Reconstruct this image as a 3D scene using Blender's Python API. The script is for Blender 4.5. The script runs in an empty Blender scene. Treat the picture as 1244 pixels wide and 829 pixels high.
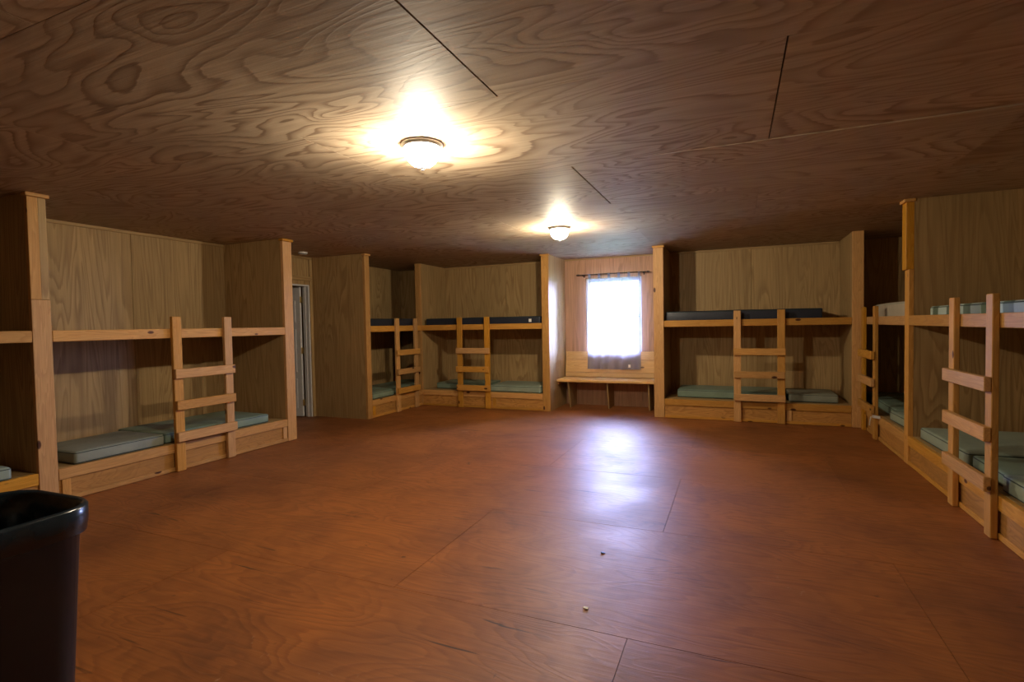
import bpy, bmesh, math, random
from mathutils import Vector, Matrix
random.seed(7)
sc = bpy.context.scene
COL = sc.collection

# ------------------------------------------------------------------ camera, world, exposure
F_PX, W_PX = 630.255, 1244.0
CAM_H = 1.358
fw = Vector((-0.39429077, 0.91845714, -0.03116518))
rt = Vector((0.91897639, 0.393907, -0.01787941))
up = Vector((0.00414529, 0.03568975, 0.99935432))
cam_data = bpy.data.cameras.new('camera')
cam_data.sensor_width = 36.0
cam_data.lens = 36.0 * F_PX / W_PX
cam_data.clip_start = 0.05
cam = bpy.data.objects.new('camera', cam_data)
COL.objects.link(cam)
m = Matrix((rt, up, -fw)).transposed().to_4x4()
m.translation = Vector((0, 0, CAM_H))
cam.matrix_world = m
sc.camera = cam

LAMP = 40.0            # emission of the frosted lamp bowls
BULB = 50.0            # watts of the bulb inside each bowl
LAMP_COL = (1.0, 0.86, 0.64)
SKY = 76.0
SKY_COL = (0.46, 0.56, 1.0)
sc.view_settings.view_transform = 'Standard'
sc.view_settings.look = 'None'
sc.view_settings.exposure = 1.65
sc.view_settings.gamma = 1.0
sc.view_settings.use_curve_mapping = False
try:
    sc.cycles.use_denoising = True
    sc.cycles.max_bounces = 10
    sc.cycles.diffuse_bounces = 6
    sc.cycles.sample_clamp_indirect = 6.0
except Exception:
    pass

world = bpy.data.worlds.new('overcast_sky')
sc.world = world
world.use_nodes = True
bg = world.node_tree.nodes['Background']
bg.inputs['Color'].default_value = (*SKY_COL, 1)
bg.inputs['Strength'].default_value = SKY

# ------------------------------------------------------------------ key dimensions (metres)
H = 2.44                       # ceiling
XW0, XW1 = -5.97, 2.47         # outer walls
YW1, YW0 = 8.457, -2.0
XL, XR, YF = -4.958, 1.464, 7.59   # front planes of the bunks
RT, RB = 1.378, 1.288          # upper rail
BT, BB = 0.269, 0.180          # lower rail

# portal guiding daylight sampling through the window opening
pl = bpy.data.lights.new('window_portal', 'AREA')
pl.shape = 'RECTANGLE'; pl.size = 0.9; pl.size_y = 1.24
pl.cycles.is_portal = True
po = bpy.data.objects.new('window_portal', pl)
po.location = (-1.82, 8.60, 1.48)
po.rotation_euler = (-math.pi / 2, 0, 0)
COL.objects.link(po)

# ------------------------------------------------------------------ materials
def new_mat(name):
    mt = bpy.data.materials.new(name); mt.use_nodes = True
    nt = mt.node_tree; nt.nodes.clear()
    out = nt.nodes.new('ShaderNodeOutputMaterial')
    bs = nt.nodes.new('ShaderNodeBsdfPrincipled')
    nt.links.new(bs.outputs[0], out.inputs[0])
    return mt, nt, bs, out

def N(nt, typ, **kw):
    n = nt.nodes.new(typ)
    for k, v in kw.items():
        setattr(n, k, v)
    return n

def math_n(nt, op, a, b=None):
    n = nt.nodes.new('ShaderNodeMath'); n.operation = op
    for i, v in enumerate((a, b)):
        if v is None: continue
        if isinstance(v, (int, float)): n.inputs[i].default_value = v
        else: nt.links.new(v, n.inputs[i])
    return n.outputs[0]

def ramp(nt, fac, stops):
    r = nt.nodes.new('ShaderNodeValToRGB')
    nt.links.new(fac, r.inputs[0])
    el = r.color_ramp.elements
    while len(el) < len(stops): el.new(0.5)
    for e, (p, c) in zip(el, stops):
        e.position = p; e.color = (*c, 1) if len(c) == 3 else c
    return r.outputs[0]

def noise(nt, vec, scale, detail=2.0, rough=0.5, dist=0.0):
    n = nt.nodes.new('ShaderNodeTexNoise')
    n.inputs['Scale'].default_value = scale
    n.inputs['Detail'].default_value = detail
    n.inputs['Roughness'].default_value = rough
    n.inputs['Distortion'].default_value = dist
    nt.links.new(vec, n.inputs['Vector'])
    return n.outputs['Fac']

def mixc(nt, fac, a, b, blend='MIX'):
    n = nt.nodes.new('ShaderNodeMix'); n.data_type = 'RGBA'; n.blend_type = blend
    for i, v in ((0, fac), (6, a), (7, b)):
        if isinstance(v, (int, float)): n.inputs[i].default_value = v
        elif isinstance(v, tuple): n.inputs[i].default_value = (*v, 1)
        else: nt.links.new(v, n.inputs[i])
    return n.outputs[2]

def wood_coords(nt, axis, along, across, seed=0.0):
    tc = N(nt, 'ShaderNodeTexCoord'); oi = N(nt, 'ShaderNodeObjectInfo')
    cx = N(nt, 'ShaderNodeCombineXYZ')
    for i, k in enumerate((37.0, 91.0, 53.0)):
        nt.links.new(math_n(nt, 'MULTIPLY', oi.outputs['Random'], k), cx.inputs[i])
    ad = N(nt, 'ShaderNodeVectorMath', operation='ADD')
    nt.links.new(tc.outputs['Object'], ad.inputs[0]); nt.links.new(cx.outputs[0], ad.inputs[1])
    mp = N(nt, 'ShaderNodeMapping')
    s = [across] * 3; s['xyz'.index(axis)] = along
    mp.inputs['Scale'].default_value = s
    mp.inputs['Location'].default_value = (seed, seed * 1.7, seed * .6)
    nt.links.new(ad.outputs[0], mp.inputs['Vector'])
    return mp.outputs[0], oi.outputs['Random']

def plywood(name, axis, light, dark, along=0.32, across=1.25, rings=16.0, strength=0.75, rough=0.62, bump=0.15,
            spec=0.3, vary=0.25, scuffs=False, seed=0.0, sharp=0):
    """rotary cut veneer: contour lines of a stretched smooth field"""
    mt, nt, bs, out = new_mat(name)
    v, rnd = wood_coords(nt, axis, along, across, seed)
    field = noise(nt, v, 1.6, 2.2, 0.45, 0.55)
    v2, _ = wood_coords(nt, axis, 2.0, 60.0, seed)
    streak = noise(nt, v2, 1.0, 3.0, 0.6)
    h = math_n(nt, 'ADD', math_n(nt, 'MULTIPLY', field, rings), math_n(nt, 'MULTIPLY', streak, 0.35))
    fr = math_n(nt, 'FRACT', h)
    if sharp: band = ramp(nt, fr, [(0.0, (.1,) * 3), (0.40, (.05,) * 3), (0.72, (.55,) * 3), (0.86, (1,) * 3), (0.94, (.9,) * 3), (1.0, (.1,) * 3)])
    else: band = ramp(nt, fr, [(0.0, (0, 0, 0)), (0.45, (.25,) * 3), (0.80, (1,) * 3), (0.92, (.75,) * 3), (1.0, (0, 0, 0))])
    v3, _ = wood_coords(nt, axis, 0.5, 1.1, seed + 4)
    patch = noise(nt, v3, 1.3, 3.0, 0.55)
    amount = math_n(nt, 'MULTIPLY', math_n(nt, 'MULTIPLY', band, strength),
                    ramp(nt, patch, [(0.28, (.30,) * 3), (0.62, (1,) * 3)]))
    col = mixc(nt, amount, light, dark)
    tone = ramp(nt, streak, [(0.25, (.80,) * 3), (0.75, (1.1,) * 3)])
    col = mixc(nt, 1.0, col, tone, 'MULTIPLY')
    tone2 = ramp(nt, patch, [(0.2, (.82, .80, .78)), (0.8, (1.12, 1.1, 1.08))])
    col = mixc(nt, 1.0, col, tone2, 'MULTIPLY')
    hs = N(nt, 'ShaderNodeHueSaturation')
    nt.links.new(col, hs.inputs['Color'])
    val = math_n(nt, 'ADD', math_n(nt, 'MULTIPLY', rnd, vary), 1.0 - vary / 2)
    nt.links.new(val, hs.inputs['Value'])
    col = hs.outputs[0]
    rsock = None
    if scuffs:
        tc = N(nt, 'ShaderNodeTexCoord')
        g = N(nt, 'ShaderNodeNewGeometry')
        d1 = noise(nt, g.outputs['Position'], 1.1, 5.0, 0.65, 0.3)
        col = mixc(nt, ramp(nt, d1, [(0.42, (0,) * 3), (0.72, (.55,) * 3)]), col, (0.045, 0.016, 0.008))
        d2 = noise(nt, g.outputs['Position'], 9.0, 4.0, 0.7, 1.2)
        big = noise(nt, g.outputs['Position'], 0.55, 2.0, 0.5)
        pale = math_n(nt, 'MULTIPLY', ramp(nt, d2, [(0.66, (0,) * 3), (0.74, (.45,) * 3)]),
                      ramp(nt, big, [(0.52, (0,) * 3), (0.60, (1,) * 3)]))
        col = mixc(nt, pale, col, (0.42, 0.30, 0.22))
        d3 = noise(nt, g.outputs['Position'], 3.3, 3.0, 0.6, 2.5)
        col = mixc(nt, ramp(nt, d3, [(0.70, (0,) * 3), (0.76, (.7,) * 3)]), col, (0.03, 0.012, 0.008))
        v5, _ = wood_coords(nt, axis, 2.2, 26.0, 3.0)
        ck = noise(nt, v5, 1.0, 3.0, 0.6, 0.4)
        gate = noise(nt, g.outputs['Position'], 1.7, 2.0, 0.5)
        cr = math_n(nt, 'MULTIPLY', ramp(nt, ck, [(0.655, (0,) * 3), (0.69, (.85,) * 3)]), ramp(nt, gate, [(0.45, (0,) * 3), (0.58, (1,) * 3)]))
        col = mixc(nt, cr, col, (0.028, 0.010, 0.006))
        rsock = ramp(nt, d1, [(0.25, (rough - .05,) * 3), (0.75, (rough + .13,) * 3)])
    nt.links.new(col, bs.inputs['Base Color'])
    if rsock is not None: nt.links.new(rsock, bs.inputs['Roughness'])
    else: bs.inputs['Roughness'].default_value = rough
    bs.inputs['Specular IOR Level'].default_value = spec
    bp = N(nt, 'ShaderNodeBump')
    bp.inputs['Strength'].default_value = bump
    bp.inputs['Distance'].default_value = 0.004
    hb = math_n(nt, 'ADD', math_n(nt, 'MULTIPLY', band, 0.35), streak)
    nt.links.new(hb, bp.inputs['Height']); nt.links.new(bp.outputs[0], bs.inputs['Normal'])
    return mt

def pine(name, axis, light=(0.58, 0.325, 0.118), dark=(0.37, 0.165, 0.050), knots=True):
    mt, nt, bs, out = new_mat(name)
    v, rnd = wood_coords(nt, axis, 0.9, 9.0)
    g1 = noise(nt, v, 1.5, 2.0, 0.5, 0.7)
    band = math_n(nt, 'FRACT', math_n(nt, 'MULTIPLY', g1, 9.0))
    band = ramp(nt, band, [(0.0, (0,) * 3), (0.7, (.7,) * 3), (0.85, (1,) * 3), (1.0, (0,) * 3)])
    col = mixc(nt, math_n(nt, 'MULTIPLY', band, 0.45), light, dark)
    v2, _ = wood_coords(nt, axis, 4.0, 120.0)
    st = noise(nt, v2, 1.0, 2.0, 0.5)
    col = mixc(nt, 1.0, col, ramp(nt, st, [(0.2, (.85,) * 3), (0.8, (1.1,) * 3)]), 'MULTIPLY')
    if knots:
        v3, _ = wood_coords(nt, axis, 3.6, 7.5, 2.0)
        vo = N(nt, 'ShaderNodeTexVoronoi'); vo.inputs['Scale'].default_value = 1.0
        nt.links.new(v3, vo.inputs['Vector'])
        k = ramp(nt, vo.outputs['Distance'], [(0.06, (1,) * 3), (0.11, (.85,) * 3), (0.14, (0,) * 3)])
        gate = N(nt, 'ShaderNodeSeparateColor'); nt.links.new(vo.outputs['Color'], gate.inputs[0])
        k = math_n(nt, 'MULTIPLY', k, math_n(nt, 'GREATER_THAN', gate.outputs[0], 0.62))
        col = mixc(nt, k, col, (0.07, 0.022, 0.01))
    hs = N(nt, 'ShaderNodeHueSaturation')
    nt.links.new(col, hs.inputs['Color'])
    nt.links.new(math_n(nt, 'ADD', math_n(nt, 'MULTIPLY', rnd, 0.32), 0.84), hs.inputs['Value'])
    fr = math_n(nt, 'FRACT', math_n(nt, 'MULTIPLY', rnd, 7.31))
    nt.links.new(math_n(nt, 'ADD', math_n(nt, 'MULTIPLY', fr, 0.25), 0.95), hs.inputs['Saturation'])
    nt.links.new(hs.outputs[0], bs.inputs['Base Color'])
    bs.inputs['Roughness'].default_value = 0.5
    bs.inputs['Specular IOR Level'].default_value = 0.3
    bp = N(nt, 'ShaderNodeBump'); bp.inputs['Strength'].default_value = 0.12; bp.inputs['Distance'].default_value = 0.003
    nt.links.new(st, bp.inputs['Height']); nt.links.new(bp.outputs[0], bs.inputs['Normal'])
    return mt

def plain(name, col, rough=0.6, metal=0.0, spec=0.4, nscale=8.0, namount=0.15, bump=0.0, bscale=60.0):
    mt, nt, bs, out = new_mat(name)
    tc = N(nt, 'ShaderNodeTexCoord')
    f = noise(nt, tc.outputs['Object'], nscale, 3.0, 0.55)
    lo = tuple(c * (1 - namount) for c in col); hi = tuple(min(1, c * (1 + namount)) for c in col)
    nt.links.new(ramp(nt, f, [(0.25, lo), (0.75, hi)]), bs.inputs['Base Color'])
    bs.inputs['Roughness'].default_value = rough
    bs.inputs['Metallic'].default_value = metal
    bs.inputs['Specular IOR Level'].default_value = spec
    if bump:
        b = noise(nt, tc.outputs['Object'], bscale, 2.0)
        bp = N(nt, 'ShaderNodeBump'); bp.inputs['Strength'].default_value = bump; bp.inputs['Distance'].default_value = 0.01
        nt.links.new(b, bp.inputs['Height']); nt.links.new(bp.outputs[0], bs.inputs['Normal'])
    return mt

M = {}
M['ceil'] = plywood('ceiling_plywood', 'x', (0.47, 0.375, 0.265), (0.16, 0.095, 0.055), along=.42, across=1.30, rings=20, strength=.78, rough=.64, spec=.25, sharp=1, vary=.14)
M['floor'] = plywood('stained_floor_plywood', 'x', (0.32, 0.112, 0.028), (0.16, 0.048, 0.013), along=.6, across=1.9, rings=17, strength=.5, rough=.42, spec=.32, bump=.22, vary=.12, scuffs=True)
PW_L, PW_D = (0.45, 0.305, 0.135), (0.235, 0.135, 0.051)
for a in 'xyz':
    M['ply_' + a] = plywood('wall_plywood_' + a, a, PW_L, PW_D, along=.22, across=2.6, rings=15, strength=.65, rough=.55, vary=.14)
    M['pine_' + a] = pine('pine_lumber_' + a, a)
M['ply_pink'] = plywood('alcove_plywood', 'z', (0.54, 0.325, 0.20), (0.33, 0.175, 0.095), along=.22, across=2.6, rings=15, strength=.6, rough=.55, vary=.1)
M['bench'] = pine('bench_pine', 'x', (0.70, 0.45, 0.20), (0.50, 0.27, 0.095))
M['kick_y'] = plywood('kick_plywood_y', 'y', (0.52, 0.265, 0.072), (0.28, 0.115, 0.028), along=1.0, across=3.2, rings=16, strength=.6, rough=.5)
M['kick_x'] = plywood('kick_plywood_x', 'x', (0.52, 0.265, 0.072), (0.28, 0.115, 0.028), along=1.0, across=3.2, rings=16, strength=.6, rough=.5)
M['seam'] = plain('bare_backing', (0.05, 0.028, 0.016), .9)
M['dark'] = plain('dark_void', (0.012, 0.009, 0.007), .95)
M['joist'] = plain('unfinished_framing', (0.20, 0.12, 0.06), .8)
M['teal'] = plain('teal_vinyl', (0.19, 0.265, 0.205), .45, nscale=5, bump=.12, bscale=18)
M['green'] = plain('grey_green_vinyl', (0.27, 0.335, 0.265), .5, nscale=5, bump=.12, bscale=18)
M['greygreen'] = plain('faded_grey_green_vinyl', (0.23, 0.255, 0.205), .5, nscale=5, bump=.12, bscale=18)
M['navy'] = plain('navy_vinyl', (0.022, 0.026, 0.040), .38, nscale=5, bump=.12, bscale=18)
M['beige'] = plain('beige_ticking', (0.42, 0.37, 0.28), .8, nscale=4, bump=.2, bscale=14)
M['piping'] = plain('dark_piping', (0.03, 0.05, 0.045), .5)
M['white'] = plain('white_paint', (0.62, 0.62, 0.62), .45, namount=.06)
M['offwhite'] = plain('white_plastic', (0.70, 0.68, 0.64), .4, namount=.04)
M['paper'] = plain('white_paper', (0.80, 0.80, 0.78), .8, namount=.05)
M['nickel'] = plain('brushed_nickel', (0.66, 0.67, 0.70), .42, metal=1.0, namount=.05)
M['brass'] = plain('aged_brass', (0.50, 0.36, 0.15), .35, metal=1.0, namount=.1)
M['bronze'] = plain('dark_bronze', (0.045, 0.035, 0.028), .4, metal=.6)
M['bin'] = plain('black_plastic', (0.010, 0.014, 0.021), .42, nscale=12)
M['bag'] = plain('black_bin_bag', (0.007, 0.016, 0.023), .24, spec=.5, bump=.5, bscale=9)
M['soil'] = plain('outside_grass', (0.10, 0.16, 0.05), .9, nscale=2)
M['siding'] = plain('outside_timber', (0.25, 0.18, 0.11), .8)

def banded():
    mt, nt, bs, out = new_mat('banded_green_vinyl')
    tc = N(nt, 'ShaderNodeTexCoord')
    w = N(nt, 'ShaderNodeTexWave'); w.bands_direction = 'Y'
    w.inputs['Scale'].default_value = 1.0; w.inputs['Distortion'].default_value = 1.8; w.inputs['Detail'].default_value = 1.0
    nt.links.new(tc.outputs['Object'], w.inputs['Vector'])
    nt.links.new(ramp(nt, w.outputs['Fac'], [(0.30, (.10, .15, .10)), (0.42, (.40, .50, .44))]), bs.inputs['Base Color'])
    bs.inputs['Roughness'].default_value = .5
    return mt
M['banded'] = banded()

def curtain_mat():
    mt, nt, bs, out = new_mat('sheer_curtain')
    nt.nodes.remove(bs)
    tc = N(nt, 'ShaderNodeTexCoord')
    f = noise(nt, tc.outputs['Object'], 300.0, 2.0)
    c = ramp(nt, f, [(0.3, (.26, .255, .33)), (0.7, (.33, .325, .41))])
    d = N(nt, 'ShaderNodeBsdfDiffuse'); t = N(nt, 'ShaderNodeBsdfTranslucent'); tr = N(nt, 'ShaderNodeBsdfTransparent')
    nt.links.new(c, d.inputs[0]); nt.links.new(c, t.inputs[0])
    tr.inputs[0].default_value = (.93, .94, 1.0, 1)
    m1 = N(nt, 'ShaderNodeMixShader'); m1.inputs[0].default_value = .45
    nt.links.new(d.outputs[0], m1.inputs[1]); nt.links.new(t.outputs[0], m1.inputs[2])
    m2 = N(nt, 'ShaderNodeMixShader'); m2.inputs[0].default_value = .28
    nt.links.new(m1.outputs[0], m2.inputs[1]); nt.links.new(tr.outputs[0], m2.inputs[2])
    nt.links.new(m2.outputs[0], out.inputs[0])
    return mt
M['curtain'] = curtain_mat()

def pane_mat():
    mt, nt, bs, out = new_mat('window_glass')
    nt.nodes.remove(bs)
    tr = N(nt, 'ShaderNodeBsdfTransparent'); gl = N(nt, 'ShaderNodeBsdfGlossy')
    gl.inputs['Roughness'].default_value = .02
    tr.inputs[0].default_value = (.96, .98, .98, 1)
    fr = N(nt, 'ShaderNodeFresnel'); fr.inputs[0].default_value = 1.45
    mx = N(nt, 'ShaderNodeMixShader')
    nt.links.new(fr.outputs[0], mx.inputs[0]); nt.links.new(tr.outputs[0], mx.inputs[1]); nt.links.new(gl.outputs[0], mx.inputs[2])
    nt.links.new(mx.outputs[0], out.inputs[0])
    return mt
M['pane'] = pane_mat()

def lamp_mat():
    mt, nt, bs, out = new_mat('lit_frosted_bowl')
    nt.nodes.remove(bs)
    em = N(nt, 'ShaderNodeEmission'); tr = N(nt, 'ShaderNodeBsdfTransparent'); mx = N(nt, 'ShaderNodeMixShader')
    em.inputs[0].default_value = (*LAMP_COL, 1); em.inputs[1].default_value = LAMP
    mx.inputs[0].default_value = .6
    nt.links.new(em.outputs[0], mx.inputs[1]); nt.links.new(tr.outputs[0], mx.inputs[2]); nt.links.new(mx.outputs[0], out.inputs[0])
    return mt
M['lamp'] = lamp_mat()

# ------------------------------------------------------------------ builders
def link(name, me, mat, parent=None, loc=(0, 0, 0), rot=(0, 0, 0)):
    o = bpy.data.objects.new(name, me); COL.objects.link(o)
    if mat is not None and len(me.materials) == 0: me.materials.append(M[mat] if isinstance(mat, str) else mat)
    o.location = loc; o.rotation_euler = rot
    if parent is not None: o.parent = parent
    return o

def tag(o, label, cat, group=None):
    o['label'] = label; o['category'] = cat
    if group: o['group'] = group
    return o

def struct(o, label=None):
    o['kind'] = 'structure'
    if label: o['label'] = label
    return o

def empty(name, loc=(0, 0, 0), rot=(0, 0, 0)):
    o = bpy.data.objects.new(name, None); COL.objects.link(o)
    o.location = loc; o.rotation_euler = rot; o.empty_display_size = .1
    return o

def box_mesh(name, sx, sy, sz, bev=0.003, seg=1):
    bm = bmesh.new()
    bmesh.ops.create_cube(bm, size=1.0)
    bmesh.ops.scale(bm, verts=bm.verts, vec=(sx, sy, sz))
    if bev > 0:
        b = min(bev, .45 * min(sx, sy, sz))
        bmesh.ops.bevel(bm, geom=list(bm.edges), offset=b, segments=seg, affect='EDGES', profile=.5)
    me = bpy.data.meshes.new(name); bm.to_mesh(me); bm.free()
    return me

def board(name, x0, x1, y0, y1, z0, z1, mat, parent=None, bev=0.003, rot=(0, 0, 0)):
    """a board given by its WORLD extents; parent is an unrotated object placed at its location"""
    me = box_mesh(name, x1 - x0, y1 - y0, z1 - z0, bev)
    c = Vector(((x0 + x1) / 2, (y0 + y1) / 2, (z0 + z1) / 2))
    p = parent
    while p is not None:
        c = c - p.location; p = p.parent
    return link(name, me, mat, parent, c, rot)

def from_bm(name, bm, mat, parent=None, loc=(0, 0, 0), rot=(0, 0, 0), smooth=False):
    bmesh.ops.recalc_face_normals(bm, faces=bm.faces)
    me = bpy.data.meshes.new(name); bm.to_mesh(me); bm.free()
    if smooth:
        for p in me.polygons: p.use_smooth = True
    return link(name, me, mat, parent, loc, rot)

def lathe(name, prof, mat, parent=None, loc=(0, 0, 0), rot=(0, 0, 0), n=40):
    bm = bmesh.new(); rings = []
    for r, z in prof:
        if r < 1e-6: rings.append([bm.verts.new((0, 0, z))])
        else: rings.append([bm.verts.new((r * math.cos(2 * math.pi * i / n), r * math.sin(2 * math.pi * i / n), z)) for i in range(n)])
    for a, b in zip(rings, rings[1:]):
        for i in range(n):
            j = (i + 1) % n
            if len(a) == 1 and len(b) == 1: continue
            if len(a) == 1: bm.faces.new((a[0], b[i], b[j]))
            elif len(b) == 1: bm.faces.new((a[i], a[j], b[0]))
            else: bm.faces.new((a[i], a[j], b[j], b[i]))
    return from_bm(name, bm, mat, parent, loc, rot, True)

# ------------------------------------------------------------------ floor and ceiling: plywood sheets 1.22 x 2.44 in staggered rows
def sheets(parent, name, mat, y_start, row0_x, alt_x, z0, z1, gap, x0, x1, y0, y1, tweak=None):
    r = 0; y = y_start
    while y < y1:
        ya, yb = max(y, y0), min(y + 1.22, y1)
        xs = row0_x if r % 2 == 0 else alt_x
        while xs > x0: xs -= 2.44
        while xs < x1:
            xa, xb = max(xs, x0), min(xs + 2.44, x1)
            if xb - xa > .02 and yb - ya > .02:
                o = board(name, xa + gap / 2, xb - gap / 2, ya + gap / 2, yb - gap / 2, z0, z1, mat, parent, bev=0)
                if tweak: tweak(o, xa, xb, ya, yb)
            xs += 2.44
        y += 1.22; r += 1

floor = struct(board('floor', XW0 - .13, XW1 + .13, YW0 - .13, YW1 + .13, -.12, -.020, 'seam', bev=0))
sheets(floor, 'floor_sheet', 'floor', 2.20 - 4 * 1.22, -1.64, -.43, -.018, 0.0, .0025, XW0, XW1, YW0, YW1)

ceiling = struct(board('ceiling', XW0 - .13, XW1 + .13, YW0 - .13, YW1 + .13, H + .014, H + .10, 'seam', bev=0))
def sag(o, xa, xb, ya, yb):
    if abs(xa + 1.05) < .1 and 3.4 < ya < 3.6:      # the sheet whose edge has come loose
        o.rotation_euler = (0, 0.0042, 0); o.location.z -= .0045
        o.location.x += .008
    if abs(xa + 1.02) < .1 and 1.0 < ya < 1.1: o.location.x += .007
    if abs(xa - .2) < .1 and 2.2 < ya < 2.4: o.location.x += .005
sheets(ceiling, 'ceiling_sheet', 'ceil', 2.27 - 4 * 1.22, -1.03 + 1.22, -1.03, H, H + .012, .002, XW0, XW1, YW0, YW1, sag)

# ------------------------------------------------------------------ walls
def ply_wall(name, axis, at, out, a0, a1, holes=(), start=None, seams=None):
    """outer wall: dark framing slab + plywood sheets 1.22 wide; axis = normal axis, out = outward sign"""
    t0, t1 = sorted((at + out * .012, at + out * .11))
    def slab(n, lo, hi, z0, z1, p, mat, th=None, bev=.0015):
        u0, u1 = sorted((at, at + out * .011)) if th else (t0, t1)
        if not th: z0, z1 = (-.02 if z0 == 0 else z0), (H + .014 if z1 == H else z1)
        if axis == 'x': return board(n, u0, u1, lo, hi, z0, z1, mat, p, bev)
        return board(n, lo, hi, u0, u1, z0, z1, mat, p, bev)
    cuts = sorted(holes)
    root = None; pieces = []
    cur = a0
    for (h0, h1, z0, z1) in cuts:
        pieces.append((cur, h0, 0, H)); pieces.append((h0, h1, z1, H))
        if z0 > 0: pieces.append((h0, h1, 0, z0))
        cur = h1
    pieces.append((cur, a1, 0, H))
    if axis == 'y': pieces = [(p[0] - .12 if p[0] == a0 else p[0], p[1] + .12 if p[1] == a1 else p[1], p[2], p[3]) for p in pieces]
    for (lo, hi, z0, z1) in pieces:
        if hi - lo < .01: continue
        b = slab(name if root is None else 'wall_framing', lo, hi, z0, z1, root, 'joist', bev=0)
        if root is None: root = struct(b)
        s = start if start is not None else a0
        while s > lo: s -= 1.22
        marks = sorted([s + 1.22 * k for k in range(12)] if seams is None else [lo] + list(seams) + [hi])
        for s, s2 in zip(marks, marks[1:]):
            c0, c1 = max(s, lo), min(s2, hi)
            if c1 - c0 > .02:
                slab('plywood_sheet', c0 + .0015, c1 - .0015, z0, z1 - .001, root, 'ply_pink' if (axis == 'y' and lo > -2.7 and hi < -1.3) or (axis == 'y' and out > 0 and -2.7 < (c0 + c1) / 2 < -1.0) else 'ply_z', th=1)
    return root

DOOR = (5.32, 6.085, 0.0, 2.02)
WIN = (-2.275, -1.365, 0.86, 2.10)
wall_left = ply_wall('wall_left', 'x', XW0, -1, YW0, YW1, [DOOR], start=2.33)
wall_right = ply_wall('wall_right', 'x', XW1, 1, YW0, YW1, start=5.8)
wall_far = ply_wall('wall_far', 'y', YW1, 1, XW0, XW1, [WIN], seams=(-4.958, -3.738, -2.69, -.99, .23))
wall_back = ply_wall('wall_back', 'y', YW0, -1, XW0, XW1)

# partitions between bunks: framing core, a sheet on each face, a post on the open edge and a small cap under the ceiling
def partition(n, axis, c0, c1, front, back, fdir, upper_piece=None, cap=True, faces=(1, 1)):
    """axis 'y': slab spans c0..c1 in y and front..back in x.  fdir: sign pointing out of the open edge"""
    core_f = front - fdir * .04
    lo, hi = sorted((core_f, back))
    def b(name, u0, u1, v0, v1, z0, z1, mat, p, bev=.003):
        u0, u1 = sorted((u0, u1)); v0, v1 = sorted((v0, v1))
        if axis == 'y': return board(name, v0, v1, u0, u1, z0, z1, mat, p, bev)
        return board(name, u0, u1, v0, v1, z0, z1, mat, p, bev)
    root = struct(b('wall_partition_%d' % n, c0 + .012, c1 - .012, lo, hi, 0.001, H - .001, 'joist', None, 0))
    b('plywood_sheet', c0, c0 + .011, lo, hi, .001, H - .001, 'ply_z', root, .0015)
    b('plywood_sheet', c1 - .011, c1, lo, hi, .001, H - .001, 'ply_z', root, .0015)
    if upper_piece:
        zc, dx, w0, w1 = upper_piece
        b('post', c0 - .002, c1 + .002, core_f, front, .001, zc - .002, 'pine_z', root)
        b('post', c0 - .002 + w0, c1 + .002 - w1, core_f, front + fdir * dx, zc, H - .03, 'pine_z', root)
        f2 = front + fdir * dx
        if w1 > 0: b('post_infill', c1 + .001 - w1, c1, core_f, front - fdir * .003, zc, H - .03, 'ply_z', root)
    else:
        b('post', c0 - .002, c1 + .002, core_f, front, .001, H - .03 if cap else H - .001, 'pine_z', root)
        f2 = front
    if cap:
        b('post_cap', c0 - .016, c1 + .016, core_f - fdir * .01, f2 + fdir * .018, H - .029, H - .001, 'pine_' + ('y' if axis == 'y' else 'x'), root, .004)
    return root

partition(1, 'y', 2.215, 2.335, XL, XW0 + .001, 1, upper_piece=(1.62, 0.0, 0.0, .055))
P2 = partition(2, 'y', 4.655, 4.785, XL, XW0 + .001, 1)
partition(3, 'y', 6.145, 6.245, XL, XW0 + .001, 1)
partition(4, 'x', -5.06, XL, YF, YW1 - .001, -1, cap=False)
partition(5, 'x', -2.747, -2.634, YF, YW1 - .001, -1)
partition(6, 'x', -1.057, -.922, YF, YW1 - .001, -1)
partition(7, 'x', 1.347, XR, YF, YW1 - .001, -1, cap=False)
partition(8, 'y', 5.80, 5.915, XR, XW1 - .001, -1, upper_piece=(1.80, .022, 0, 0))
partition(9, 'y', 3.24, 3.36, XR, XW1 - .001, -1)
partition(10, 'y', -.22, -.10, XL, XW0 + .001, 1)

# thin trim along the ceiling at the back of the bunks and beside the door
def trim(n, *a):
    return struct(board('trim_%d' % n, *a))
trim(1, XW0, XW0 + .018, 2.34, 4.65, H - .034, H - .001, 'ply_y')
trim(2, XL + .001, -2.75, YW1 - .018, YW1, H - .030, H - .001, 'ply_x')
trim(3, -.92, 1.345, YW1 - .018, YW1, H - .030, H - .001, 'ply_x')
trim(4, -2.63, -1.06, YW1 - .018, YW1, H - .026, H - .001, 'ply_x')
trim(5, XW0, XW0 + .018, 4.79, 6.14, H - .034, H - .001, 'ply_y')

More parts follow.
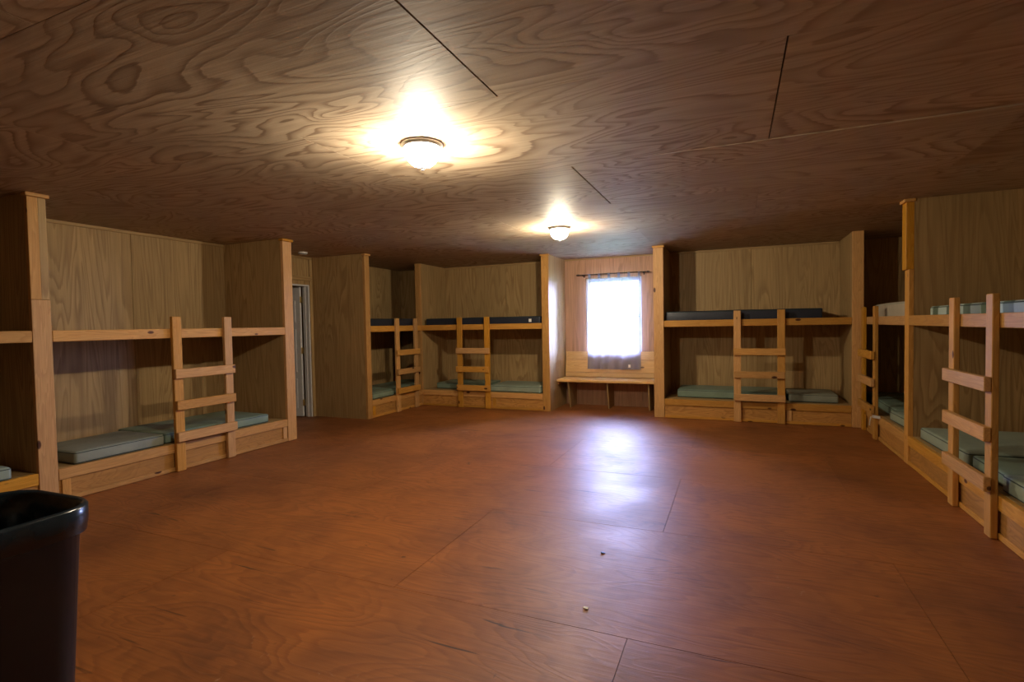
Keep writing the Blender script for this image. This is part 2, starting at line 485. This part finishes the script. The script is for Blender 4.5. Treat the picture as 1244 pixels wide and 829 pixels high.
# ------------------------------------------------------------------ door in the left wall, standing open into the passage
y0, y1, _, zt = DOOR
door = struct(empty('door_1', (XW0, y1, 0)), 'white panelled door standing open into the passage')
jt = .022
board('jamb', XW0 - .115, XW0 + .006, y1 - jt, y1, 0.001, zt, 'white', door)
board('jamb', XW0 - .115, XW0 + .006, y0, y0 + jt, 0.001, zt, 'white', door)
board('head_jamb', XW0 - .115, XW0 + .006, y0 + jt, y1 - jt, zt - jt, zt, 'white', door)
board('door_stop', XW0 - .070, XW0 - .050, y1 - jt - .012, y1 - jt, 0.001, zt - jt, 'white', door)
board('casing', XW0 + .001, XW0 + .020, y1 + .001, y1 + .055, .001, zt + .06, 'ply_z', door)
board('casing', XW0 + .001, XW0 + .020, y0 - .06, y0 - .001, .001, zt + .06, 'ply_z', door)
board('casing', XW0 + .001, XW0 + .020, y0 - .06, y1 + .055, zt + .062, zt + .125, 'ply_y', door)
board('casing', XW0 + .001, XW0 + .020, y1 + .001, y1 + .055, zt + .127, H - .036, 'ply_z', door)
# leaf hinged at y1, swung back about 84 degrees
LW, LT, LH = .715, .036, 1.985
ang = math.radians(8)
leaf = empty('leaf', (-.125, -jt - .016, 0), (0, 0, ang)); leaf.parent = door
lb = link('door_slab', box_mesh('door_slab', LW, LT, LH, .002), 'white', leaf, (-LW / 2, -LT / 2, .012 + LH / 2))
for (zc, hh) in ((.36, .46), (1.02, .66), (1.62, .34)):
    for xc in (-.20, -.52):
        link('door_panel', box_mesh('door_panel', .24, .012, hh, .006), 'white', leaf, (xc, -LT - .003, zc))
for zc in (.22, 1.02, 1.80):
    link('hinge', box_mesh('hinge', .012, .05, .095, .003), 'brass', leaf, (.004, -.012, zc))
link('door_knob', box_mesh('door_knob', .05, .06, .05, .02, 3), 'brass', leaf, (-LW + .07, -LT - .03, .95))
# passage behind the door
struct(board('floor_passage', -8.0, XW0 - .002, 4.4, 7.2, -.019, 0, 'floor', bev=0))
struct(board('ceiling_passage', -8.0, XW0 - .11, 4.4, 7.2, H, H + .1, 'ceil', bev=0))
struct(board('wall_passage_end', -8.1, -8.0, 4.4, 7.2, 0, H, 'ply_z', bev=0))
struct(board('wall_passage_far', -8.0, XW0 - .112, 7.2, 7.3, 0, H, 'ply_z', bev=0))
struct(board('wall_passage_near', -8.0, XW0 - .112, 4.3, 4.4, 0, H, 'ply_z', bev=0))

# ------------------------------------------------------------------ window
x0, x1, z0, z1 = WIN
win = struct(board('window_1', x0 - .001, x0 + .03, YW1 + .03, YW1 + .109, z0, z1, 'white'), 'double hung window behind a sheer curtain')
board('window_frame', x1 - .03, x1 + .001, YW1 + .03, YW1 + .109, z0, z1, 'white', win)
board('window_frame', x0 + .03, x1 - .03, YW1 + .03, YW1 + .109, z1 - .03, z1, 'white', win)
board('window_sill', x0 + .001, x1 - .001, YW1 - .010, YW1 + .109, z0 - .001, z0 + .025, 'pine_x', win)
fx0, fx1 = x0 + .03, x1 - .03
zm = 1.465
for (a, b_, yy) in ((zm, z1 - .03, .082), (z0 + .025, zm + .02, .052)):
    ya, yb = YW1 + yy, YW1 + yy + .022
    sash = empty('sash'); sash.parent = win
    board('sash_stile', fx0, fx0 + .035, ya, yb, a, b_, 'white', sash)
    board('sash_stile', fx1 - .035, fx1, ya, yb, a, b_, 'white', sash)
    board('sash_rail', fx0 + .035, fx1 - .035, ya, yb, b_ - .035, b_, 'white', sash)
    board('sash_rail', fx0 + .035, fx1 - .035, ya, yb, a, a + .035, 'white', sash)
    zmid = (a + b_) / 2
    board('muntin', fx0 + .035, fx1 - .035, ya + .004, yb - .004, zmid - .010, zmid + .010, 'white', sash)
    wcol = (fx1 - fx0 - .07) / 3
    for k in (1, 2):
        xx = fx0 + .035 + wcol * k
        board('muntin', xx - .010, xx + .010, ya + .005, yb - .005, a + .035, b_ - .035, 'white', sash)
    for k in range(3):
        for (q0, q1) in ((a + .035, zmid - .01), (zmid + .01, b_ - .035)):
            board('pane', fx0 + .035 + wcol * k + .002, fx0 + .035 + wcol * (k + 1) - .002, ya + .009, ya + .012, q0, q1, 'pane', sash, 0)
# outside ground
struct(board('ground', -40, 40, YW1 + .12, 60, -1.3, -1.2, 'soil', bev=0))

# curtain rod
rod_y = YW1 - .105
rodp = empty('curtain_rod', (-1.81, rod_y, 2.158))
tag(rodp, 'thin dark curtain rod with knobbed ends above the window', 'curtain rod')
def rod_piece(name, xa, xb, r, mat='bronze', dz=0):
    n = 12; bm = bmesh.new()
    R = [[bm.verts.new((x, r * math.cos(2 * math.pi * i / n), r * math.sin(2 * math.pi * i / n) + dz)) for i in range(n)] for x in (xa, xb)]
    for i in range(n): bm.faces.new((R[0][i], R[0][(i + 1) % n], R[1][(i + 1) % n], R[1][i]))
    bm.faces.new(R[0]); bm.faces.new(R[1])
    return from_bm(name, bm, mat, rodp, smooth=True)
rod_piece('rod', -.545, .545, .0075)
for s in (-1, 1):
    lathe('finial', [(0, 0), (.011, .004), (.017, .016), (.012, .032), (.006, .042), (.009, .05), (0, .056)], 'bronze', rodp, (s * .545, 0, 0), (0, s * math.pi / 2, 0), 14)
    link('bracket', box_mesh('bracket', .012, .100, .012, .002), 'bronze', rodp, (s * .49, .053, -.012))
    link('bracket_plate', box_mesh('bracket_plate', .022, .004, .05, .001), 'bronze', rodp, (s * .49, .1022, -.012))

# sheer curtain with tabs
cur = empty('curtain', (-1.80, rod_y - .006, .60))
tag(cur, 'sheer lilac white tab-top curtain hanging over the window', 'curtain')
def fold(u, t):
    s = math.sin(u * 2 * math.pi * 5.3 + .6) * .012 + math.sin(u * 2 * math.pi * 2.1 + 1.9) * .010
    s += .020 * math.exp(-((u - .235) / .022) ** 2) - .014 * math.exp(-((u - .66) / .03) ** 2)
    return s * (.45 + .55 * t)
bm = bmesh.new(); nu, nv = 120, 40; g = []
ctop, cbot = 2.095, .612
for j in range(nv + 1):
    t = j / nv; row = []
    for i in range(nu + 1):
        u = i / nu
        xl, xr = -2.195 - .03 * t, -1.372 + .012 * t
        scallop = .012 * abs(math.sin(u * math.pi * 5)) * (1 - t) ** 6
        row.append(bm.verts.new((xl + (xr - xl) * u + 1.80, fold(u, t) - .05 * t ** 1.5 , ctop - scallop + (cbot - ctop) * t - .60)))
    g.append(row)
for j in range(nv):
    for i in range(nu): bm.faces.new((g[j][i], g[j][i + 1], g[j + 1][i + 1], g[j + 1][i]))
cloth = from_bm('cloth', bm, 'curtain', cur, smooth=True)
for k in range(6):
    xx = -2.185 + k * .1605
    bm = bmesh.new(); pts = []
    prof = [(-.012, -.070), (-.012, -.010), (-.0085, .006), (0, .0115), (.0085, .006), (.012, -.010), (.012, -.070)]
    for (yy, zz) in prof:
        pts.append((bm.verts.new((-.018, yy, zz)), bm.verts.new((.018, yy, zz))))
    for a, b_ in zip(pts, pts[1:]): bm.faces.new((a[0], a[1], b_[1], b_[0]))
    from_bm('tab', bm, 'curtain', cur, (xx + 1.80, .006, 2.158 - .60), smooth=True)
link('care_label', box_mesh('care_label', .035, .002, .045, 0), 'paper', cloth, (.265, -.066, .07))

# bench in the alcove
BY0, BX0, BX1 = 7.93, -2.632, -1.059
bench = empty('bench', ((BX0 + BX1) / 2, 8.2, 0))
tag(bench, 'built-in pine bench with plank back under the window', 'bench')
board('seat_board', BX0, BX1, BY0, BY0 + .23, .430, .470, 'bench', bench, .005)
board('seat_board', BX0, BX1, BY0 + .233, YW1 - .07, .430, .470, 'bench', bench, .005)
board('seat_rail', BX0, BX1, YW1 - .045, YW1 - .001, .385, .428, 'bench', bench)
zz = .474
lean = math.radians(8)
for hgt in (.075, .205, .140):
    zc = zz + hgt / 2
    yc = YW1 - .095 + (zc - .47) * math.tan(lean)
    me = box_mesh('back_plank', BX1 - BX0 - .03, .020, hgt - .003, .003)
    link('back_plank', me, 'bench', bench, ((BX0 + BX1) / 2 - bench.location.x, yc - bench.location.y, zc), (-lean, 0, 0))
    zz += hgt
for xx in (-2.46, -1.83, -1.20):
    bm = bmesh.new()
    pr = [(7.985, .428), (8.10, 0.002), (YW1 - .002, 0.002), (YW1 - .002, .384), (YW1 - .047, .384), (YW1 - .047, .428)]
    A = [bm.verts.new((-.010, a - 8.2, z)) for a, z in pr]; B = [bm.verts.new((.010, a - 8.2, z)) for a, z in pr]
    bm.faces.new(A); bm.faces.new(B)
    for i in range(len(pr)): bm.faces.new((A[i], A[(i + 1) % 6], B[(i + 1) % 6], B[i]))
    from_bm('support', bm, 'ply_z', bench, (xx - bench.location.x, 0, 0))
board('cleat', BX0, BX0 + .02, 7.97, 8.35, .385, .428, 'pine_y', bench)

# ------------------------------------------------------------------ bunks
def bunk(axis, c0, c1, front, back, fdir, rails, label, rung=None, kick_seams=()):
    """axis 'y': runs along y from c0 to c1, front plane x=front facing fdir"""
    base = ((front + back) / 2, (c0 + c1) / 2, 0) if axis == 'y' else ((c0 + c1) / 2, (front + back) / 2, 0)
    root = empty('built_in_bunk_bed', base)
    tag(root, label, 'bunk bed', 'built-in plywood and pine bunk beds')
    A = axis; par = [root]
    def b(name, a0, a1, d0, d1, z0, z1, mat, bev=.003):
        # a along the bunk, d = depth behind (+) or before (-) the front plane
        v0, v1 = sorted((front - fdir * d0, front - fdir * d1))
        if axis == 'y': return board(name, v0, v1, a0, a1, z0, z1, mat, par[0], bev)
        return board(name, a0, a1, v0, v1, z0, z1, mat, par[0], bev)
    g = .003
    depth = abs(back - front) - .003
    b('upper_rail', c0 + g, c1 - g, 0, .038, RB, RT, 'pine_' + A, .004)
    b('upper_deck', c0 + g, c1 - g, .040, depth, RB + .03, RB + .05, 'ply_' + A, .002)
    b('lower_rail', c0 + g, c1 - g, 0, .038, BB, BT, 'pine_' + A, .004)
    b('lower_deck', c0 + g, c1 - g, .040, depth, BT - .020, BT - .001, 'ply_' + A, .002)
    b('kick_panel', c0 + g, c1 - g, .016, .030, .003, BB - .001, 'kick_' + A, .0015)
    b('kick_trim', c0 + g, c1 - g, .002, .015, .003, .040, 'pine_' + A, .003)
    for s in kick_seams:
        b('kick_stile', s, s + .06, .002, .015, .041, BB - .002, 'pine_z', .003)
    if rails:
        lo, hi = min(rails), max(rails) + .09
        lad = empty('ladder'); lad.parent = root; par[0] = lad
        for r in rails:
            b('ladder_rail', r, r + .09, -.038, -.001, .002, 1.495, 'pine_z', .004)
        for zc in (.945, .640, .335):
            b('rung', lo + random.uniform(-.012, .004), hi + random.uniform(-.004, .012), -.076, -.0385, zc - .045, zc + .045, 'pine_' + A, .004)
    return root

bunk('y', -.098, 2.213, XL, XW0, 1, None, 'bunk behind the black bin, cut off by the frame, its end panel in shade')
bunk('y', 2.337, 4.653, XL, XW0, 1, (3.268, 3.815), 'long bunk left of the doorway with ladder, empty plywood upper berth', kick_seams=(2.36, 4.58))
bunk('y', 6.247, YW1, XL, XW0, 1, (6.825, 7.345), 'narrow-looking corner bunk right of the doorway with navy upper mattress', kick_seams=(6.26,))
bunk('x', XL + .001, -2.749, YF, YW1, -1, (-4.24, -3.735), 'bunk between corner bunk and window alcove, ladder in its middle', kick_seams=(-3.62,))
bunk('x', -.920, 1.345, YF, YW1, -1, (-.012, .512), 'wide bunk right of the window alcove with navy upper mattress', kick_seams=(.62,))
bunk('y', 5.917, YW1, XR, XW1, -1, (6.865, 7.43), 'dark recessed corner bunk with beige bedding on its upper berth')
bunk('y', 3.362, 5.798, XR, XW1, -1, (4.01, 4.61), 'bunk with pale green mattresses on both berths, cut off by frame')

# ------------------------------------------------------------------ mattresses
def mattress(name, sx, sy, sz, loc, mat, label, rotz=0, cat='mattress', group='vinyl camp mattresses', seam='piping', puff=.010, rot=None):
    root = empty(name, loc, rot or (0, 0, rotz)); tag(root, label, cat, group)
    bm = bmesh.new()
    bmesh.ops.create_cube(bm, size=1.0)
    bmesh.ops.scale(bm, verts=bm.verts, vec=(sx, sy, sz))
    bmesh.ops.bevel(bm, geom=list(bm.edges), offset=min(.024, sz * .3), segments=3, affect='EDGES', profile=.6)
    bmesh.ops.subdivide_edges(bm, edges=[e for e in bm.edges if e.calc_length() > .25], cuts=6, use_grid_fill=True)
    rr = random.random() * 9
    for v in bm.verts:
        fx, fy = max(0, 1 - (2 * v.co.x / sx) ** 2), max(0, 1 - (2 * v.co.y / sy) ** 2)
        if v.co.z > 0: v.co.z += puff * (fx * fy) ** .4 * (.6 + .4 * math.sin(v.co.x * 7 + rr) * math.cos(v.co.y * 6 + rr))
        v.co.z += sz / 2
    cov = from_bm('cover', bm, mat, root, smooth=True)
    # piping around the top and bottom edge
    for zz in (sz - .012, .012):
        bm = bmesh.new(); n = 6; r = .0035; path = []
        rc = .022; hx, hy = sx / 2 - .001, sy / 2 - .001
        for (cx, cy, a0) in ((hx - rc, hy - rc, 0), (-hx + rc, hy - rc, 90), (-hx + rc, -hy + rc, 180), (hx - rc, -hy + rc, 270)):
            for k in range(4):
                a = math.radians(a0 + k * 30); path.append((cx + rc * math.cos(a), cy + rc * math.sin(a), math.cos(a), math.sin(a)))
        rings = []
        for (px, py, nx, ny) in path:
            rings.append([bm.verts.new((px + nx * r * math.cos(q * 2 * math.pi / n), py + ny * r * math.cos(q * 2 * math.pi / n), zz + r * math.sin(q * 2 * math.pi / n))) for q in range(n)])
        for i in range(len(rings)):
            a, b_ = rings[i], rings[(i + 1) % len(rings)]
            for q in range(n): bm.faces.new((a[q], a[(q + 1) % n], b_[(q + 1) % n], b_[q]))
        from_bm('piping', bm, seam or mat, cov, smooth=True)
    return root

LZ, UZ = BT + .0005, RB + .0505
def mbox(xa, xb, ya, yb, h, up_, mat, label, rz=0, **k):
    return mattress('mattress', xb - xa, yb - ya, h, ((xa + xb) / 2, (ya + yb) / 2, (UZ if up_ else LZ)), mat, label, math.radians(rz), **k)

mbox(-5.65, -4.98, .25, 2.06, .095, 0, 'green', 'grey-green mattress on lower berth, its corner just above the black bin', -1.5)
mbox(-5.62, -4.80 - .19, 2.46, 3.20, .105, 0, 'greygreen', 'short grey-green mattress left of the ladder on the empty-topped bunk', 1.0)
mbox(-5.78, -5.02, 3.235, 4.43, .10, 0, 'teal', 'teal mattress behind the ladder of the bunk left of the doorway', -.8)
mbox(-5.66, -4.99, 6.31, 6.83, .095, 0, 'teal', 'short teal mattress left of the ladder on the lower corner berth')
mbox(-5.75, -5.08, 6.87, 8.25, .095, 0, 'teal', 'teal mattress behind the ladder on the lower corner berth')
mbox(-5.75, -5.02, 6.30, 8.20, .150, 1, 'navy', 'navy mattress on the upper berth of the corner bunk right of doorway')
mbox(-4.80, -3.83, 7.80, 8.40, .105, 0, 'teal', 'pale teal mattress set back behind the ladder beside the corner bunk', 3)
mbox(-3.70, -2.80, 7.645, 8.36, .105, 0, 'green', 'pale green mattress on the lower berth beside the window alcove', -.6)
m5 = mbox(-4.90, -2.80, 7.66, 8.36, .150, 1, 'navy', 'navy mattress with white tag on upper berth beside window alcove')
link('tag', box_mesh('tag', .045, .003, .05, 0), 'paper', m5, (.88, -.354, .085))
mbox(-.76, .63, 7.79, 8.40, .115, 0, 'teal', 'rounded green mattress left of the ladder, right of window alcove', -.5)
mbox(.66, 1.225, 7.74, 8.38, .110, 0, 'greygreen', 'grey mattress right of the ladder in the bunk beside the window', 0)
mbox(-.90, 1.04, 7.67, 8.37, .165, 1, 'navy', 'long navy mattress on the upper berth right of the window')
mbox(1.53, 2.30, 5.96, 6.66, .10, 0, 'green', 'pale mattress on lower berth of the dark recessed corner bunk', 2)
mbox(1.60, 2.35, 6.72, 8.30, .10, 0, 'teal', 'teal mattress deep inside the dark recessed corner bunk', -1)
mattress('bedding_roll', .80, 1.45, .18, (1.95, 6.72, UZ), 'beige', 'plump beige bedding roll on the upper berth of the dark corner bunk', 0, 'bedding', None, 'green', .03)
mbox(1.535, 2.32, 4.72, 5.70, .105, 0, 'green', 'pale green lower mattress beside the ladder of the cut-off bunk', 1)
mbox(1.56, 2.35, 4.16, 4.69, .095, 0, 'teal', 'teal lower mattress seen between the ladder rails of cut-off bunk', -1)
mbox(1.525, 2.32, 3.40, 4.13, .110, 0, 'green', 'pale lower mattress running out of the frame at the edge', .5)
mbox(1.56, 2.34, 3.40, 5.58, .115, 1, 'banded', 'pale green banded mattress on the upper berth cut off by frame')

# ------------------------------------------------------------------ ceiling lamps, smoke detector
def ceiling_lamp(x, y, label):
    root = empty('ceiling_lamp', (x, y, H)); tag(root, label, 'ceiling lamp', 'flush ceiling lamps')
    lathe('base_ring', [(0, -.0005), (.118, -.0005), (.122, -.004), (.122, -.012), (.117, -.016), (.117, -.021), (.113, -.026), (.106, -.028), (.100, -.028)], 'nickel', root)
    prof = [(.104 * math.cos(a) ** .72, -.026 - .108 * math.sin(a)) for a in [i * math.pi / 2 / 16 for i in range(16)] + [math.pi / 2 - .004, math.pi / 2]]
    prof[-1] = (0, prof[-1][1])
    lathe('glass_bowl', prof, 'lamp', root)
    lathe('finial', [(0, -.135), (.012, -.136), (.014, -.141), (.008, -.145), (.007, -.151), (.009, -.154), (0, -.158)], 'nickel', root, n=16)
    ld = bpy.data.lights.new('bulb', 'POINT'); ld.energy = BULB; ld.color = LAMP_COL; ld.shadow_soft_size = .03
    lo = bpy.data.objects.new('bulb', ld); COL.objects.link(lo); lo.parent = root; lo.location = (0, 0, -.098)
    return root
ceiling_lamp(-1.70, 2.66, 'larger-looking lit dome lamp at the middle of the ceiling')
ceiling_lamp(-1.80, 5.60, 'smaller-looking lit dome lamp farther back toward the window')

sd = empty('smoke_detector', (-5.61, 5.62, H)); tag(sd, 'round white smoke detector on the ceiling before the doorway', 'smoke detector')
lathe('body', [(0, -.0005), (.062, -.0005), (.064, -.006), (.062, -.022), (.052, -.034), (.030, -.038), (0, -.038)], 'offwhite', sd)
lathe('vent_ring', [(.055, -.0335), (.058, -.030), (.060, -.0265)], 'bin', sd)

# ------------------------------------------------------------------ bin with liner
def rrect(hx, hy, r, n=7):
    pts = []
    for cx, cy, a0 in ((hx - r, hy - r, 0), (-hx + r, hy - r, 90), (-hx + r, -hy + r, 180), (hx - r, -hy + r, 270)):
        for k in range(n + 1):
            a = math.radians(a0 + 90 * k / n); pts.append((cx + r * math.cos(a), cy + r * math.sin(a)))
    return pts
def loft(name, rings, mat, parent, close_first=False, close_last=False):
    bm = bmesh.new(); R = [[bm.verts.new(p) for p in ring] for ring in rings]
    for a, b_ in zip(R, R[1:]):
        n = len(a)
        for i in range(n): bm.faces.new((a[i], a[(i + 1) % n], b_[(i + 1) % n], b_[i]))
    if close_first: bm.faces.new(R[0])
    if close_last: bm.faces.new(R[-1])
    return from_bm(name, bm, mat, parent, smooth=True)
BIN_Z = .775
tb = empty('trash_bin', (-2.235, .755, 0), (0, 0, math.radians(2))); tag(tb, 'black rectangular trash bin with a shiny black liner, cut off by frame', 'trash bin')
def ring(hx, hy, r, z, wob=0, ph=0):
    return [(x * (1 + wob * math.sin(i * 1.7 + ph)), y * (1 + wob * math.cos(i * 2.3 + ph)), z + wob * .4 * math.sin(i * 1.1 + ph)) for i, (x, y) in enumerate(rrect(hx, hy, r))]
loft('body', [ring(.19, .25, .09, .002), ring(.192, .252, .09, .03), ring(.226, .290, .115, BIN_Z - .06), ring(.238, .302, .12, BIN_Z - .055), ring(.240, .304, .12, BIN_Z - .012),
              ring(.232, .296, .115, BIN_Z - .010), ring(.215, .278, .11, BIN_Z - .08), ring(.187, .247, .09, .03)], 'bin', tb, True, True)
loft('bin_liner', [ring(.240, .304, .12, BIN_Z - .090, .004, 1), ring(.243, .307, .125, BIN_Z - .072, .002, 2), ring(.246, .310, .13, BIN_Z - .066), ring(.247, .311, .13, BIN_Z - .05),
                   ring(.247, .311, .13, BIN_Z - .006), ring(.238, .303, .125, BIN_Z + .004), ring(.225, .289, .12, BIN_Z - .006, .002), ring(.212, .275, .11, BIN_Z - .09, .01, 1),
                   ring(.20, .262, .10, BIN_Z - .25, .02, 3), ring(.185, .24, .09, .20, .03, 5), ring(.12, .16, .05, .14, .04, 2)], 'bag', tb, False, True)

# ------------------------------------------------------------------ small things
tagp = empty('paper_strip', (XR - .05, 6.90, .20))
tag(tagp, 'white paper strip hanging from the ladder foot of the dark corner bunk', 'paper strip')
bm = bmesh.new(); pts = []
for i, (dx, dy, dz) in enumerate(((.046, -.14, .072), (.0, -.09, .071), (-.003, -.03, .066), (-.006, .03, .055), (-.008, .07, .0), (-.006, .10, -.06))):
    k = .030 if i < 3 else .026
    pts.append((bm.verts.new((dx, dy - (.0 if i < 3 else k), dz + (.016 if i < 3 else .0))), bm.verts.new((dx, dy + (.0 if i < 3 else k), dz - (.016 if i < 3 else 0)))))
for a, b_ in zip(pts, pts[1:]): bm.faces.new((a[0], a[1], b_[1], b_[0]))
bmesh.ops.solidify(bm, geom=list(bm.faces), thickness=.0015)
from_bm('strip', bm, 'paper', tagp)

def scrap(x, y, s, mat, name, label, cat):
    bm = bmesh.new(); n = 7
    top = [bm.verts.new((s * (.6 + .5 * random.random()) * math.cos(i * 2 * math.pi / n), s * (.4 + .4 * random.random()) * math.sin(i * 2 * math.pi / n), .003 + .006 * random.random())) for i in range(n)]
    bot = [bm.verts.new((v.co.x, v.co.y, .001)) for v in top]
    bm.faces.new(top); bm.faces.new(bot)
    for i in range(n): bm.faces.new((top[i], top[(i + 1) % n], bot[(i + 1) % n], bot[i]))
    tag(from_bm(name, bm, mat, None, (x, y, 0)), label, cat)
scrap(-.655, 2.36, .014, 'paper', 'paper_scrap', 'tiny white paper scrap on the bare floor', 'scrap')
scrap(-.72, 2.98, .018, 'bin', 'bark_chip', 'tiny dark chip on the floor below the window glare', 'debris')
